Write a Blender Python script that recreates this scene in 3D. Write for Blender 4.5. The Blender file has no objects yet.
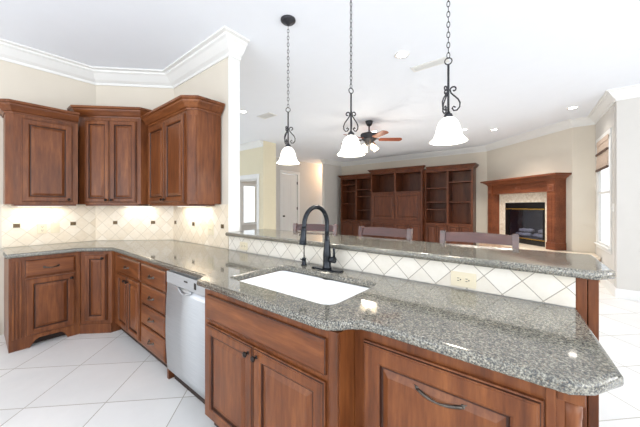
import bpy, bmesh, math, random
from mathutils import Matrix, Vector
random.seed(4)
PI = math.pi
SC = bpy.context.scene
COL = SC.collection

# ------------------------------------------------------------------ camera
F_PX, HORIZON, CAM_H, YAW = 280.0, 205.5, 1.36, math.radians(38.9)
cd = bpy.data.cameras.new('camera')
cam = bpy.data.objects.new('camera', cd)
COL.objects.link(cam)
cd.sensor_width = 36.0
cd.lens = F_PX / 640 * 36.0
cd.shift_y = -(213.5 - HORIZON) / 640
cd.clip_start = 0.02
cam.location = (0, 0, CAM_H)
cam.rotation_euler = (PI / 2, 0, YAW)
SC.camera = cam

# ------------------------------------------------------------------ world, large lights, exposure
SC.view_settings.view_transform = 'Standard'
SC.view_settings.look = 'None'
SC.view_settings.exposure = 0.68
SC.view_settings.gamma = 1.0
SC.view_settings.use_curve_mapping = False
SC.cycles.use_denoising = True
SC.cycles.max_bounces = 10
SC.cycles.diffuse_bounces = 6
SC.cycles.caustics_reflective = False
SC.cycles.caustics_refractive = False
SC.cycles.sample_clamp_indirect = 6.0
w = bpy.data.worlds.new('world')
SC.world = w
w.use_nodes = True
w.node_tree.nodes['Background'].inputs[0].default_value = (0.90, 0.95, 1.0, 1)
w.node_tree.nodes['Background'].inputs[1].default_value = 1.05


def area(name, loc, rot, sx, sy, power, color=(1, 1, 1), spread=PI):
    l = bpy.data.lights.new(name, 'AREA')
    l.shape = 'RECTANGLE'
    l.size, l.size_y, l.energy, l.color, l.spread = sx, sy, power, color, spread
    o = bpy.data.objects.new(name, l)
    COL.objects.link(o)
    o.location, o.rotation_euler = loc, rot
    return o


# fill lights added behind and right of the camera, standing for unseen windows
area('breakfast_fill_light', (3.2, 0.0, 1.6), (PI / 2 + 0.22, 0, PI / 2), 4.0, 2.2, 66, (0.95, 0.98, 1.0))
area('kitchen_fill_light', (-1.6, -3.0, 1.6), (PI / 2 + 0.85, 0, 0), 4.5, 2.0, 62, (0.97, 0.98, 1.0))  # added behind the camera, tilted upward to lift the ceiling
# fill light added out of view on the right to brighten the family room
area('family_fill_light', (4.0, 3.6, 1.6), (PI / 2 + 0.2, 0, PI / 2), 2.4, 2.2, 45, (0.97, 0.98, 1.0))


# ------------------------------------------------------------------ materials
def lin(c):
    return tuple(((v / 255) / 12.92 if v / 255 <= 0.04045 else ((v / 255 + 0.055) / 1.055) ** 2.4) for v in c) + (1,)


class NT:
    def __init__(s, name):
        s.m = bpy.data.materials.new(name)
        s.m.use_nodes = True
        s.t = s.m.node_tree
        s.b = s.t.nodes['Principled BSDF']

    def n(s, typ, **kw):
        o = s.t.nodes.new(typ)
        for k, v in kw.items():
            setattr(o, k, v)
        return o

    def l(s, a, b):
        s.t.links.new(a, b)

    def math(s, op, a, b=None, c=None):
        o = s.n('ShaderNodeMath', operation=op)
        for i, v in enumerate((a, b, c)):
            if v is None:
                continue
            if isinstance(v, (int, float)):
                o.inputs[i].default_value = v
            else:
                s.l(v, o.inputs[i])
        return o.outputs[0]

    def mix(s, fac, a, b):
        o = s.n('ShaderNodeMix', data_type='RGBA')
        for i, v in ((0, fac), (6, a), (7, b)):
            if isinstance(v, (int, float)):
                o.inputs[i].default_value = v
            elif isinstance(v, tuple):
                o.inputs[i].default_value = v
            else:
                s.l(v, o.inputs[i])
        return o.outputs[2]

    def ramp(s, fac, stops):
        o = s.n('ShaderNodeValToRGB')
        e = o.color_ramp.elements
        while len(e) < len(stops):
            e.new(0.5)
        for el, (p, c) in zip(e, stops):
            el.position, el.color = p, c
        s.l(fac, o.inputs[0])
        return o.outputs[0]

    def coords(s, scale=(1, 1, 1), rand=False):
        tc = s.n('ShaderNodeTexCoord')
        out = tc.outputs['Object']
        if rand:
            oi = s.n('ShaderNodeObjectInfo')
            va = s.n('ShaderNodeVectorMath', operation='ADD')
            s.l(out, va.inputs[0])
            s.l(s.math('MULTIPLY', oi.outputs['Random'], 9.0), va.inputs[1])
            out = va.outputs[0]
        mp = s.n('ShaderNodeMapping')
        mp.inputs['Scale'].default_value = scale
        s.l(out, mp.inputs[0])
        return mp.outputs[0]

    def noise(s, vec, scale, detail=3, rough=0.5):
        o = s.n('ShaderNodeTexNoise')
        o.inputs['Scale'].default_value = scale
        o.inputs['Detail'].default_value = detail
        o.inputs['Roughness'].default_value = rough
        s.l(vec, o.inputs['Vector'])
        return o.outputs['Fac']

    def bump(s, h, strength, dist=0.002):
        o = s.n('ShaderNodeBump')
        o.inputs['Strength'].default_value = strength
        o.inputs['Distance'].default_value = dist
        s.l(h, o.inputs['Height'])
        s.l(o.outputs[0], s.b.inputs['Normal'])

    def set(s, color=None, rough=None, metal=None, spec=None, coat=None, emit=None, es=None):
        b = s.b
        if color is not None:
            if isinstance(color, tuple):
                b.inputs['Base Color'].default_value = color
            else:
                s.l(color, b.inputs['Base Color'])
        if rough is not None:
            if isinstance(rough, (int, float)):
                b.inputs['Roughness'].default_value = rough
            else:
                s.l(rough, b.inputs['Roughness'])
        if metal is not None:
            b.inputs['Metallic'].default_value = metal
        if spec is not None:
            b.inputs['Specular IOR Level'].default_value = spec
        if coat is not None:
            b.inputs['Coat Weight'].default_value = coat
            b.inputs['Coat Roughness'].default_value = 0.15
        if emit is not None:
            b.inputs['Emission Color'].default_value = emit
            b.inputs['Emission Strength'].default_value = es
        return s.m


def m_plain(name, rgb, rough=0.5, metal=0.0, spec=0.5, var=0.04, vs=6.0):
    t = NT(name)
    c = lin(rgb)
    f = t.noise(t.coords(), vs, 3)
    d = tuple(x * (1 - var) for x in c[:3]) + (1,)
    u = tuple(min(1, x * (1 + var)) for x in c[:3]) + (1,)
    return t.set(t.ramp(f, [(0.3, d), (0.7, u)]), rough, metal, spec)


def m_wood(name, dark, mid, light, horiz=False, rough=0.36, coat=0.05):
    t = NT(name)
    sc = (1.6, 14, 14) if horiz else (14, 14, 1.6)
    v = t.coords(sc, True)
    v2 = t.coords((0.4, 3, 3) if horiz else (3, 3, 0.4), True)
    a = t.noise(v, 2.6, 6, 0.65)
    b = t.noise(v2, 2.0, 3)
    f = t.math('ADD', t.math('MULTIPLY', a, 0.55), t.math('MULTIPLY', b, 0.45))
    col = t.ramp(f, [(0.30, lin(dark)), (0.5, lin(mid)), (0.72, lin(light))])
    t.bump(a, 0.08, 0.001)
    return t.set(col, rough, spec=0.3, coat=coat)


def m_tile(name, d, u0, v0, axis, tones, grout, grout_w, rough, fine=14.0, bump=0.35, spec=0.5):
    """square tiles laid on the diagonal; d is the tile's diagonal, (u0, v0) one corner"""
    t = NT(name)
    tc = t.n('ShaderNodeTexCoord')
    sp = t.n('ShaderNodeSeparateXYZ')
    t.l(tc.outputs['Object'], sp.inputs[0])
    u = t.math('SUBTRACT', sp.outputs[0], u0)
    v = t.math('SUBTRACT', sp.outputs[axis], v0)
    p = t.math('DIVIDE', t.math('ADD', u, v), d)
    q = t.math('DIVIDE', t.math('SUBTRACT', u, v), d)
    dist = t.math('MINIMUM', t.math('PINGPONG', p, 0.5), t.math('PINGPONG', q, 0.5))
    g = t.math('LESS_THAN', dist, grout_w)
    cb = t.n('ShaderNodeCombineXYZ')
    t.l(t.math('FLOOR', p), cb.inputs[0])
    t.l(t.math('FLOOR', q), cb.inputs[1])
    wn = t.n('ShaderNodeTexWhiteNoise', noise_dimensions='2D')
    t.l(cb.outputs[0], wn.inputs['Vector'])
    off = t.n('ShaderNodeVectorMath', operation='MULTIPLY_ADD')
    t.l(wn.outputs['Color'], off.inputs[0])
    off.inputs[1].default_value = (7, 7, 7)
    t.l(tc.outputs['Object'], off.inputs[2])
    nz = t.noise(off.outputs[0], fine, 5, 0.6)
    f = t.math('ADD', t.math('MULTIPLY', wn.outputs['Value'], 0.45), t.math('MULTIPLY', nz, 0.55))
    col = t.ramp(f, [(0.22, lin(tones[0])), (0.5, lin(tones[1])), (0.75, lin(tones[2]))])
    col = t.mix(g, col, lin(grout))
    sm = t.n('ShaderNodeMapRange')
    sm.inputs['From Max'].default_value = grout_w * 1.6
    t.l(dist, sm.inputs['Value'])
    t.bump(sm.outputs[0], bump, 0.002)
    r = t.math('ADD', t.math('MULTIPLY', g, 0.4), rough)
    return t.set(col, r, spec=spec)


def m_granite():
    t = NT('granite')
    v = t.coords()
    a = t.noise(v, 160, 4, 0.7)
    b = t.noise(v, 85, 3, 0.6)
    c = t.noise(v, 3.2, 3, 0.55)
    col = t.ramp(a, [(0.36, lin((60, 63, 68))), (0.46, lin((98, 97, 93))), (0.55, lin((138, 134, 123))), (0.66, lin((174, 171, 160)))])
    spots = t.ramp(b, [(0.36, (0.6, 0.6, 0.6, 1)), (0.43, (0, 0, 0, 1))])
    col = t.mix(spots, col, lin((54, 56, 58)))
    vo = t.n('ShaderNodeTexVoronoi')
    vo.inputs['Scale'].default_value = 130
    t.l(v, vo.inputs['Vector'])
    br = t.math('LESS_THAN', vo.outputs['Distance'], 0.2)
    br = t.math('MULTIPLY', br, 0.6)
    col = t.mix(br, col, lin((140, 116, 88)))
    tint = t.ramp(c, [(0.35, (0.80, 0.81, 0.80, 1)), (0.65, (1, 0.99, 0.96, 1))])
    mm = t.n('ShaderNodeMix', data_type='RGBA', blend_type='MULTIPLY')
    mm.inputs[0].default_value = 1.0
    t.l(col, mm.inputs[6])
    t.l(tint, mm.inputs[7])
    return t.set(mm.outputs[2], 0.06, spec=0.6)


def m_glow(name, rgb, strength):
    t = NT(name)
    return t.set(lin(rgb), 0.3, emit=lin(rgb), es=strength)


def m_glass(name, tint=(1, 1, 1, 1), refl=0.06):
    t = NT(name)
    out = t.t.nodes['Material Output']
    tr = t.n('ShaderNodeBsdfTransparent')
    tr.inputs[0].default_value = tint
    gl = t.n('ShaderNodeBsdfGlossy')
    gl.inputs['Roughness'].default_value = 0.03
    mx = t.n('ShaderNodeMixShader')
    mx.inputs[0].default_value = refl
    t.l(tr.outputs[0], mx.inputs[1])
    t.l(gl.outputs[0], mx.inputs[2])
    t.l(mx.outputs[0], out.inputs[0])
    return t.m


M = {}
M['wood'] = m_wood('cabinet_wood', (68, 35, 17), (108, 60, 31), (146, 90, 49))
M['woodh'] = m_wood('cabinet_wood_horizontal', (68, 35, 17), (108, 60, 31), (146, 90, 49), True)
M['glaze'] = m_wood('cabinet_wood_glazed_groove', (46, 25, 17), (62, 34, 22), (78, 44, 29))
M['woodin'] = m_wood('bookcase_wood', (62, 31, 17), (90, 47, 26), (116, 65, 37))
M['mantel'] = m_wood('mantel_wood', (80, 42, 26), (114, 63, 40), (142, 86, 56), True)
M['bladewood'] = m_wood('fan_blade_wood', (96, 46, 26), (130, 66, 40), (150, 80, 50), True)
M['stool'] = m_wood('stool_wood', (46, 22, 20), (66, 32, 28), (84, 44, 38), True, 0.28, 1.0)
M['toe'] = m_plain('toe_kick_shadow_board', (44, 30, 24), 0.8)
M['granite'] = m_granite()
M['wall'] = m_plain('cream_wall_paint', (214, 206, 192), 0.85, var=0.01)
M['wallw'] = m_plain('pale_wall_paint', (206, 203, 198), 0.85, var=0.01)
M['wally'] = m_plain('yellow_wall_paint', (224, 216, 190), 0.85, var=0.01)
M['ceil'] = m_plain('ceiling_paint', (234, 238, 245), 0.9, var=0.006)
M['trim'] = m_plain('white_trim_paint', (228, 228, 226), 0.45, var=0.006)
M['floor'] = m_tile('floor_tile', 0.721, -2.725, 0.215, 1, ((222, 222, 221), (230, 229, 227), (237, 236, 234)), (176, 170, 160), 0.006, 0.28, 5.0, 0.2)
M['bronze'] = m_plain('oil_rubbed_bronze', (42, 36, 34), 0.35, 0.7, var=0.25, vs=40)
M['pewter'] = m_plain('antique_pewter', (96, 90, 84), 0.3, 0.9, var=0.3, vs=60)
M['black'] = m_plain('black_faucet_metal', (36, 40, 46), 0.25, 0.6, var=0.1)
M['iron'] = m_plain('wrought_iron', (58, 58, 62), 0.45, 0.6, var=0.2, vs=50)
M['sink'] = m_plain('white_enamel', (248, 248, 248), 0.12, var=0.004)
M['plate'] = m_plain('ivory_plastic', (226, 215, 188), 0.4, var=0.01)
M['platew'] = m_plain('white_plastic', (240, 240, 238), 0.4, var=0.01)
M['slot'] = m_plain('dark_slot', (40, 36, 32), 0.6)
M['chrome'] = m_plain('chrome', (210, 212, 214), 0.12, 1.0, var=0.01)
M['brass'] = m_plain('brass_trim', (214, 176, 92), 0.25, 0.9, var=0.03)
M['firebox'] = m_plain('black_firebox', (62, 64, 72), 0.7)
M['blackmetal'] = m_plain('black_enamel', (14, 14, 15), 0.25)
M['log'] = m_plain('ceramic_log', (206, 198, 190), 0.9, var=0.3, vs=24)
M['shade'] = m_glow('frosted_glass_shade', (255, 250, 240), 2.6)
M['strip'] = m_glow('lit_strip_diffuser', (255, 240, 214), 1.5)
M['bulb'] = m_glow('lit_lamp', (255, 248, 236), 12.0)
M['fanshade'] = m_glow('fan_glass_shade', (255, 240, 214), 1.3)
M['fabric'] = m_plain('taupe_shade_fabric', (202, 182, 166), 0.9, var=0.15, vs=30)
M['fabricd'] = m_plain('brown_shade_band', (96, 74, 62), 0.9, var=0.1, vs=30)
M['pane'] = m_glass('window_glass')
M['fireglass'] = m_glass('tinted_fire_glass', (0.75, 0.78, 0.88, 1), 0.14)
M['grille'] = m_plain('vent_slot_grey', (150, 152, 158), 0.6)
M['accent'] = m_plain('bronze_accent_tile', (96, 78, 52), 0.35, 0.5, var=0.5, vs=70)


def m_steel():
    t = NT('brushed_stainless')
    a = t.noise(t.coords((1, 1, 60)), 6, 3)
    return t.set(t.ramp(a, [(0.3, lin((176, 178, 181))), (0.7, lin((192, 194, 196)))]), 0.38, 0.6)


M['steel'] = m_steel()
TON = ((224, 210, 186), (233, 221, 201), (240, 231, 215))


# ------------------------------------------------------------------ mesh helpers
class MB:
    def __init__(s):
        s.v, s.f, s.mi, s.sm = [], [], [], []

    def add(s, verts, faces, mi=0, smooth=False):
        k = len(s.v)
        s.v += [tuple(p) for p in verts]
        for f in faces:
            s.f.append([i + k for i in f])
            s.mi.append(mi)
            s.sm.append(smooth)
        return s

    def box(s, x0, x1, y0, y1, z0, z1, mi=0, bev=0.0):
        if bev <= 0:
            vs = [(x, y, z) for z in (z0, z1) for y in (y0, y1) for x in (x0, x1)]
            return s.add(vs, [(0, 2, 3, 1), (4, 5, 7, 6), (0, 1, 5, 4), (2, 6, 7, 3), (0, 4, 6, 2), (1, 3, 7, 5)], mi)
        bm = bmesh.new()
        bmesh.ops.create_cube(bm, size=1)
        for v in bm.verts:
            v.co = Vector(((x0 + x1) / 2 + v.co.x * (x1 - x0), (y0 + y1) / 2 + v.co.y * (y1 - y0), (z0 + z1) / 2 + v.co.z * (z1 - z0)))
        bmesh.ops.bevel(bm, geom=bm.edges[:], offset=bev, segments=2, affect='EDGES', profile=0.5)
        return s.frombm(bm, mi)

    def frombm(s, bm, mi=0, smooth=False):
        bm.verts.index_update()
        s.add([v.co for v in bm.verts], [[v.index for v in f.verts] for f in bm.faces], mi, smooth)
        bm.free()
        return s

    def prism(s, poly, z0, z1, mi=0):
        n = len(poly)
        vs = [(x, y, z0) for x, y in poly] + [(x, y, z1) for x, y in poly]
        fs = [tuple(range(n - 1, -1, -1)), tuple(range(n, 2 * n))]
        fs += [(i, (i + 1) % n, n + (i + 1) % n, n + i) for i in range(n)]
        return s.add(vs, fs, mi)

    def extrude_xz(s, poly, y0, y1, mi=0):
        n = len(poly)
        vs = [(x, y0, z) for x, z in poly] + [(x, y1, z) for x, z in poly]
        fs = [tuple(range(n)), tuple(range(2 * n - 1, n - 1, -1))]
        fs += [(i, n + i, n + (i + 1) % n, (i + 1) % n) for i in range(n)]
        return s.add(vs, fs, mi)

    def tube(s, pts, r, n=10, mi=0, closed=False):
        pts = [Vector(p) for p in pts]
        rs = r if isinstance(r, (list, tuple)) else [r] * len(pts)
        N = len(pts)
        vs, prev = [], None
        for i, p in enumerate(pts):
            if closed:
                t = pts[(i + 1) % N] - pts[(i - 1) % N]
            else:
                t = pts[min(i + 1, N - 1)] - pts[max(i - 1, 0)]
            t.normalize()
            if prev is None:
                a = Vector((0, 0, 1)) if abs(t.z) < 0.9 else Vector((1, 0, 0))
                u = t.cross(a).normalized()
            else:
                u = prev - t * prev.dot(t)
                u.normalize()
            prev = u
            q = t.cross(u)
            for k in range(n):
                an = 2 * PI * k / n
                vs.append(p + (u * math.cos(an) + q * math.sin(an)) * rs[i])
        fs = []
        for i in range(N if closed else N - 1):
            j = (i + 1) % N
            for k in range(n):
                k2 = (k + 1) % n
                fs.append((i * n + k, i * n + k2, j * n + k2, j * n + k))
        s.add(vs, fs, mi, True)
        if not closed:
            s.add(vs[:n], [tuple(range(n - 1, -1, -1))], mi)
            s.add(vs[-n:], [tuple(range(n))], mi)
        return s

    def lathe(s, prof, c=(0, 0, 0), n=24, mi=0, mat=None, smooth=True, caps=True):
        vs = []
        for r, z in prof:
            for k in range(n):
                a = 2 * PI * k / n
                p = Vector((r * math.cos(a), r * math.sin(a), z))
                if mat is not None:
                    p = mat @ p
                vs.append(p + Vector(c))
        fs = []
        for i in range(len(prof) - 1):
            for k in range(n):
                k2 = (k + 1) % n
                fs.append((i * n + k, i * n + k2, (i + 1) * n + k2, (i + 1) * n + k))
        s.add(vs, fs, mi, smooth)
        if caps:
            s.add(vs[:n], [tuple(range(n - 1, -1, -1))], mi)
            s.add(vs[-n:], [tuple(range(n))], mi)
        return s

    def rings(s, x0, x1, z0, z1, lev, glaze=()):
        """nested rectangles facing -y: lev = [(inset, y)]; faces between ring i and i+1"""
        vs, fs = [], []
        for ins, y in lev:
            vs += [(x0 + ins, y, z0 + ins), (x1 - ins, y, z0 + ins), (x1 - ins, y, z1 - ins), (x0 + ins, y, z1 - ins)]
        for i in range(len(lev) - 1):
            for k in range(4):
                k2 = (k + 1) % 4
                s.add([vs[i * 4 + k], vs[i * 4 + k2], vs[i * 4 + 4 + k2], vs[i * 4 + 4 + k]], [(0, 1, 2, 3)], 1 if i in glaze else 0)
        s.add(vs[-4:], [(0, 1, 2, 3)])
        s.add(vs[:4], [(3, 2, 1, 0)])
        return s

    def sweep(s, path, prof, mi=0, side=1, ends=True):
        """profile (out, z) swept along a plan path; 'out' goes to the right of travel when side = 1"""
        P = [Vector((p[0], p[1])) for p in path]
        N = len(P)
        ns = []
        for i in range(N - 1):
            d = (P[i + 1] - P[i]).normalized()
            ns.append(Vector((d.y, -d.x)) * side)
        vs = []
        for i in range(N):
            if i == 0:
                m = ns[0]
            elif i == N - 1:
                m = ns[-1]
            else:
                m = (ns[i - 1] + ns[i]) / (1 + ns[i - 1].dot(ns[i]))
            for o, z in prof:
                q = P[i] + m * o
                vs.append((q.x, q.y, z))
        k = len(prof)
        fs = []
        for i in range(N - 1):
            for j in range(k):
                j2 = (j + 1) % k
                fs.append((i * k + j, i * k + j2, (i + 1) * k + j2, (i + 1) * k + j))
        if ends:
            fs += [tuple(range(k)), tuple(range(N * k - 1, (N - 1) * k - 1, -1))]
        return s.add(vs, fs, mi)

    def build(s, name, mats, parent=None, **props):
        me = bpy.data.meshes.new(name)
        me.from_pydata(s.v, [], s.f)
        if not isinstance(mats, (list, tuple)):
            mats = [mats]
        for m in mats:
            me.materials.append(m)
        for p, i, sm in zip(me.polygons, s.mi, s.sm):
            p.material_index = min(i, len(mats) - 1)
            p.use_smooth = sm
        bm = bmesh.new()
        bm.from_mesh(me)
        bmesh.ops.remove_doubles(bm, verts=bm.verts[:], dist=1e-6)
        bmesh.ops.recalc_face_normals(bm, faces=bm.faces[:])
        bm.to_mesh(me)
        bm.free()
        o = bpy.data.objects.new(name, me)
        COL.objects.link(o)
        if parent is not None:
            o.parent = parent
        for k2, v in props.items():
            o[k2] = v
        return o


def thing(name, label, cat, loc=(0, 0, 0), rz=0.0, group=None):
    o = bpy.data.objects.new(name, None)
    o.empty_display_size = 0.1
    COL.objects.link(o)
    o.location = loc
    o.rotation_euler = (0, 0, rz)
    o['label'], o['category'] = label, cat
    if group:
        o['group'] = group
    return o


def tag(o, label, cat, group=None):
    o['label'], o['category'] = label, cat
    if group:
        o['group'] = group
    return o


def struct(o):
    o['kind'] = 'structure'
    return o


def at(o, loc, rz=0.0):
    o.location = loc
    o.rotation_euler = (0, 0, rz)
    return o


def copy_tree(o, parent=None):
    c = o.copy()
    COL.objects.link(c)
    if parent is not None:
        c.parent = parent
    for ch in list(o.children):
        copy_tree(ch, c)
    return c


def slab(name, outer, holes, z0, z1, bev, mat, parent=None):
    """stone slab with rounded edges, cut out by holes"""
    cu = bpy.data.curves.new(name, 'CURVE')
    cu.dimensions = '2D'
    cu.fill_mode = 'BOTH'
    for poly in [outer] + holes:
        sp = cu.splines.new('POLY')
        sp.points.add(len(poly) - 1)
        for p, (x, y) in zip(sp.points, poly):
            p.co = (x, y, 0, 1)
        sp.use_cyclic_u = True
    cu.extrude = (z1 - z0) / 2 - bev
    cu.bevel_depth = bev
    cu.bevel_resolution = 3
    cu.offset = -bev
    o = bpy.data.objects.new(name, cu)
    COL.objects.link(o)
    dg = bpy.context.evaluated_depsgraph_get()
    dg.update()
    me = bpy.data.meshes.new_from_object(o.evaluated_get(dg))
    bpy.data.objects.remove(o)
    bpy.data.curves.remove(cu)
    me.transform(Matrix.Translation((0, 0, (z0 + z1) / 2)))
    me.materials.clear()
    me.materials.append(mat)
    for p in me.polygons:
        p.material_index = 0
        p.use_smooth = abs(p.normal.z) < 0.97
    r = bpy.data.objects.new(name, me)
    COL.objects.link(r)
    if parent is not None:
        r.parent = parent
    return r


def round_poly(pts, rads, n=6):
    out = []
    N = len(pts)
    for i in range(N):
        p, a, b = Vector(pts[i]), Vector(pts[i - 1]), Vector(pts[(i + 1) % N])
        r = rads[i] if isinstance(rads, (list, tuple)) else rads
        if r <= 0:
            out.append(tuple(p))
            continue
        d1, d2 = (a - p).normalized(), (b - p).normalized()
        for k in range(n + 1):
            t = k / n
            q = (p + d1 * r) * (1 - t) ** 2 + p * 2 * t * (1 - t) + (p + d2 * r) * t ** 2
            out.append((q.x, q.y))
    return out


# ------------------------------------------------------------------ the setting
CEIL = 3.05
XL, YB = -4.45, 1.65                     # kitchen left wall, kitchen back wall
PLAN = [(-10.4, -4.0), (4.2, -4.0), (4.2, 6.06), (0.93, 6.06), (0.86, 7.54), (0.46, 7.56), (-1.25, 9.30), (-6.3, 9.30), (-6.3, 10.7), (-7.42, 10.7), (-7.42, 5.18), (-10.4, 5.18)]
struct(MB().prism(PLAN, -0.1, 0.0).build('floor', M['floor']))
struct(MB().prism(PLAN, CEIL, CEIL + 0.1).build('ceiling', M['ceil']))


def wall(name, p0, p1, mat, thick=0.12, z0=0.0, z1=CEIL, holes=()):
    """wall whose seen face runs p0 -> p1 with the room on the right-hand side of travel"""
    d = Vector(p1) - Vector(p0)
    L = d.length
    us = sorted({0, L} | {h[0] for h in holes} | {h[1] for h in holes})
    zs = sorted({z0, z1} | {h[2] for h in holes} | {h[3] for h in holes})
    mb = MB()
    for i in range(len(us) - 1):
        for j in range(len(zs) - 1):
            uc, zc = (us[i] + us[i + 1]) / 2, (zs[j] + zs[j + 1]) / 2
            if any(h[0] < uc < h[1] and h[2] < zc < h[3] for h in holes):
                continue
            mb.box(us[i], us[i + 1], 0, thick, zs[j], zs[j + 1])
    o = struct(mb.build(name, mat))
    return at(o, (p0[0], p0[1], 0), math.atan2(d.y, d.x))


C1, C2 = (XL, 0.98), (-3.784, YB)        # ends of the short corner wall
XP = -2.53                               # end of the kitchen back wall (white pillar face)
wall('wall_left', (XL, -1.6), C1, M['wall'])
wall('wall_corner', C1, C2, M['wall'])
wall('wall_back', C2, (XP, YB), M['wall'], 0.11)
struct(MB().box(XP, XP + 0.012, YB - 0.01, YB + 0.12, 1.09, 2.93).build('trim_1', M['trim']))
# half wall that carries the bar
struct(MB().box(XP, 0.10, YB, YB + 0.12, 0, 1.05).build('wall_bar', M['wallw']))
# family room
YF = 4.75
wall('wall_family_left', (-10.0, YF), (-5.73, YF), M['wally'], 0.44, holes=[(2.72, 4.02, 0, 2.10)])
wall('wall_hall', (-7.3, 5.19), (-7.3, 10.6), M['wallw'], holes=[(1.70, 2.52, 0, 2.52), (0.06, 0.60, 0.80, 2.0)])
wall('wall_hall_end', (-7.3, 10.6), (-6.3, 10.6), M['wallw'])
wall('wall_family_wing', (-6.31, 8.1), (-6.31, 9.19), M['wallw'], 0.12)
FA, FB, FC, FD = (-1.306, 9.19), (0.407, 7.442), (0.733, 7.43), (0.81, 5.95)
FW = math.atan2(FD[1] - FC[1], FD[0] - FC[0])
wall('wall_family_back', (-6.43, 9.19), FA, M['wall'])
FL = (Vector(FB) - Vector(FA)).length
wall('wall_fireplace', FA, FB, M['wall'], 0.12, holes=[(0.72, 1.86, 0.45, 1.43)])
wall('wall_nook', FB, FC, M['wall'])
wall('wall_right', FC, (0.804, 6.065), M['wallw'], 0.04, holes=[(0.24, 1.12, 0.68, 2.48)])
wall('wall_light_block', (4.2, 6.07), (4.2, 0.6), M['wallw'], 0.12)  # unseen wall added to block sky light from the open right side
wall('wall_breakfast', FD, (4.2, 5.95), M['wallw'], 0.12)
CROWN = [(0, 2.90), (0.012, 2.90), (0.016, 2.925), (0.045, 2.945), (0.095, 3.0), (0.115, 3.012), (0.118, 3.03), (0.15, 3.035), (0.15, CEIL), (0, CEIL)]
CROWN2 = [(o * 0.85, z) for o, z in CROWN]
CROWN = [(o * 1.12, CEIL - (CEIL - z) * 1.08) for o, z in CROWN]
mb = MB()
mb.sweep([(XL, -1.6), C1, C2, (XP + 0.012, YB), (XP + 0.012, YB + 0.125)], CROWN)
struct(mb.build('trim_2', M['trim']))
struct(MB().sweep([(-10.0, YF), (-5.73, YF)], CROWN2).build('trim_3', M['trim']))
struct(MB().sweep([(-6.43, 8.1), (-6.31, 8.1), (-6.31, 9.19), FA, FB, FC, FD, (4.2, 5.95)], CROWN2).build('trim_4', M['trim']))
BASE = [(0, 0), (0.016, 0), (0.016, 0.11), (0.010, 0.135), (0, 0.14)]
struct(MB().sweep([(XL, -1.6), (XL, 0.17)], BASE).build('baseboard_left', M['trim']))
struct(MB().sweep([FC, FD, (4.2, 5.95)], BASE).build('baseboard_right', M['trim']))
struct(MB().sweep([(-7.3, 5.19), (-7.3, 6.83)], BASE).build('baseboard_hall', M['trim']))


def casing(mb, u0, u1, z0, z1, y, wd=0.09, t=0.02, sill=False):
    mb.box(u0 - wd, u0, y - t, y, z0, z1, bev=0.004)
    mb.box(u1, u1 + wd, y - t, y, z0, z1, bev=0.004)
    mb.box(u0 - wd - 0.01, u1 + wd + 0.01, y - t - 0.006, y, z1, z1 + wd + 0.01, bev=0.004)
    if sill:
        mb.box(u0 - wd, u1 + wd, y - t, y, z0 - wd, z0 - 0.02, bev=0.004)
        mb.box(u0 - wd - 0.02, u1 + wd + 0.02, y - 0.04, y - 0.001, z0 - 0.025, z0, bev=0.004)


# doorway in the yellow wall: white casing
mb = MB()
casing(mb, 2.72, 4.02, 0, 2.10, 0)
mb.box(2.72, 2.735, 0, 0.44, 0, 2.10)
mb.box(4.005, 4.02, 0, 0.44, 0, 2.10)
mb.box(2.72, 4.02, 0, 0.44, 2.085, 2.10)
at(struct(mb.build('trim_5', M['trim'])), (-10.0, YF, 0))


def window(name, p0, rz, u0, u1, z0, z1, thick, rails, sill=True, wd=0.08):
    r = bpy.data.objects.new(name, None)
    COL.objects.link(r)
    at(r, (p0[0], p0[1], 0), rz)
    struct(r)
    mb = MB()
    casing(mb, u0, u1, z0, z1, 0, wd, t=0.012, sill=sill)
    fw = 0.03
    y0, y1 = 0.0, 0.03
    mb.box(u0, u0 + fw, y0, y1, z0, z1)
    mb.box(u1 - fw, u1, y0, y1, z0, z1)
    mb.box(u0 + fw, u1 - fw, y0, y1, z0, z0 + fw)
    mb.box(u0 + fw, u1 - fw, y0, y1, z1 - fw, z1)
    for zr in rails:
        mb.box(u0 + fw, u1 - fw, y0, y1, zr - 0.02, zr + 0.02)
    mb.build('window_frame', M['trim'], r)
    MB().box(u0 + fw, u1 - fw, 0.012, 0.018, z0 + fw, z1 - fw).build('window_pane', M['pane'], r)
    return r


window('window_1', FC, FW, 0.24, 1.12, 0.68, 2.48, 0.14, [1.58])
window('window_2', (-7.3, 5.19), PI / 2, 0.06, 0.60, 0.80, 2.0, 0.12, [], wd=0.05)

# panel door in the hall
dr = bpy.data.objects.new('door_1', None)
COL.objects.link(dr)
struct(at(dr, (-7.3, 5.19, 0), PI / 2))
mb = MB()
mb.box(1.72, 2.50, 0.02, 0.06, 0.01, 2.50)
for ux in (1.80, 2.15):
    for za, zb in ((0.20, 0.95), (1.08, 2.36)):
        mb.rings(ux, ux + 0.27, za, zb, [(0, 0.021), (0, 0.016), (0.02, 0.012), (0.03, 0.018), (0.06, 0.014)])
mb.build('door_leaf', M['trim'], dr)
mb = MB()
casing(mb, 1.70, 2.52, 0, 2.52, 0)
mb.build('door_frame', M['trim'], dr)
MB().lathe([(0.03, 0), (0.03, 0.008), (0.011, 0.012), (0.011, 0.035), (0.028, 0.045), (0.032, 0.06), (0.02, 0.072)], (1.79, 0.02, 0.98), 16,
           mat=Matrix.Rotation(PI / 2, 3, 'X')).build('door_handle', M['bronze'], dr)
for zh in (0.35, 1.25, 2.2):
    MB().box(2.485, 2.515, -0.004, 0.03, zh - 0.05, zh + 0.05).build('hinge', M['bronze'], dr)


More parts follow.
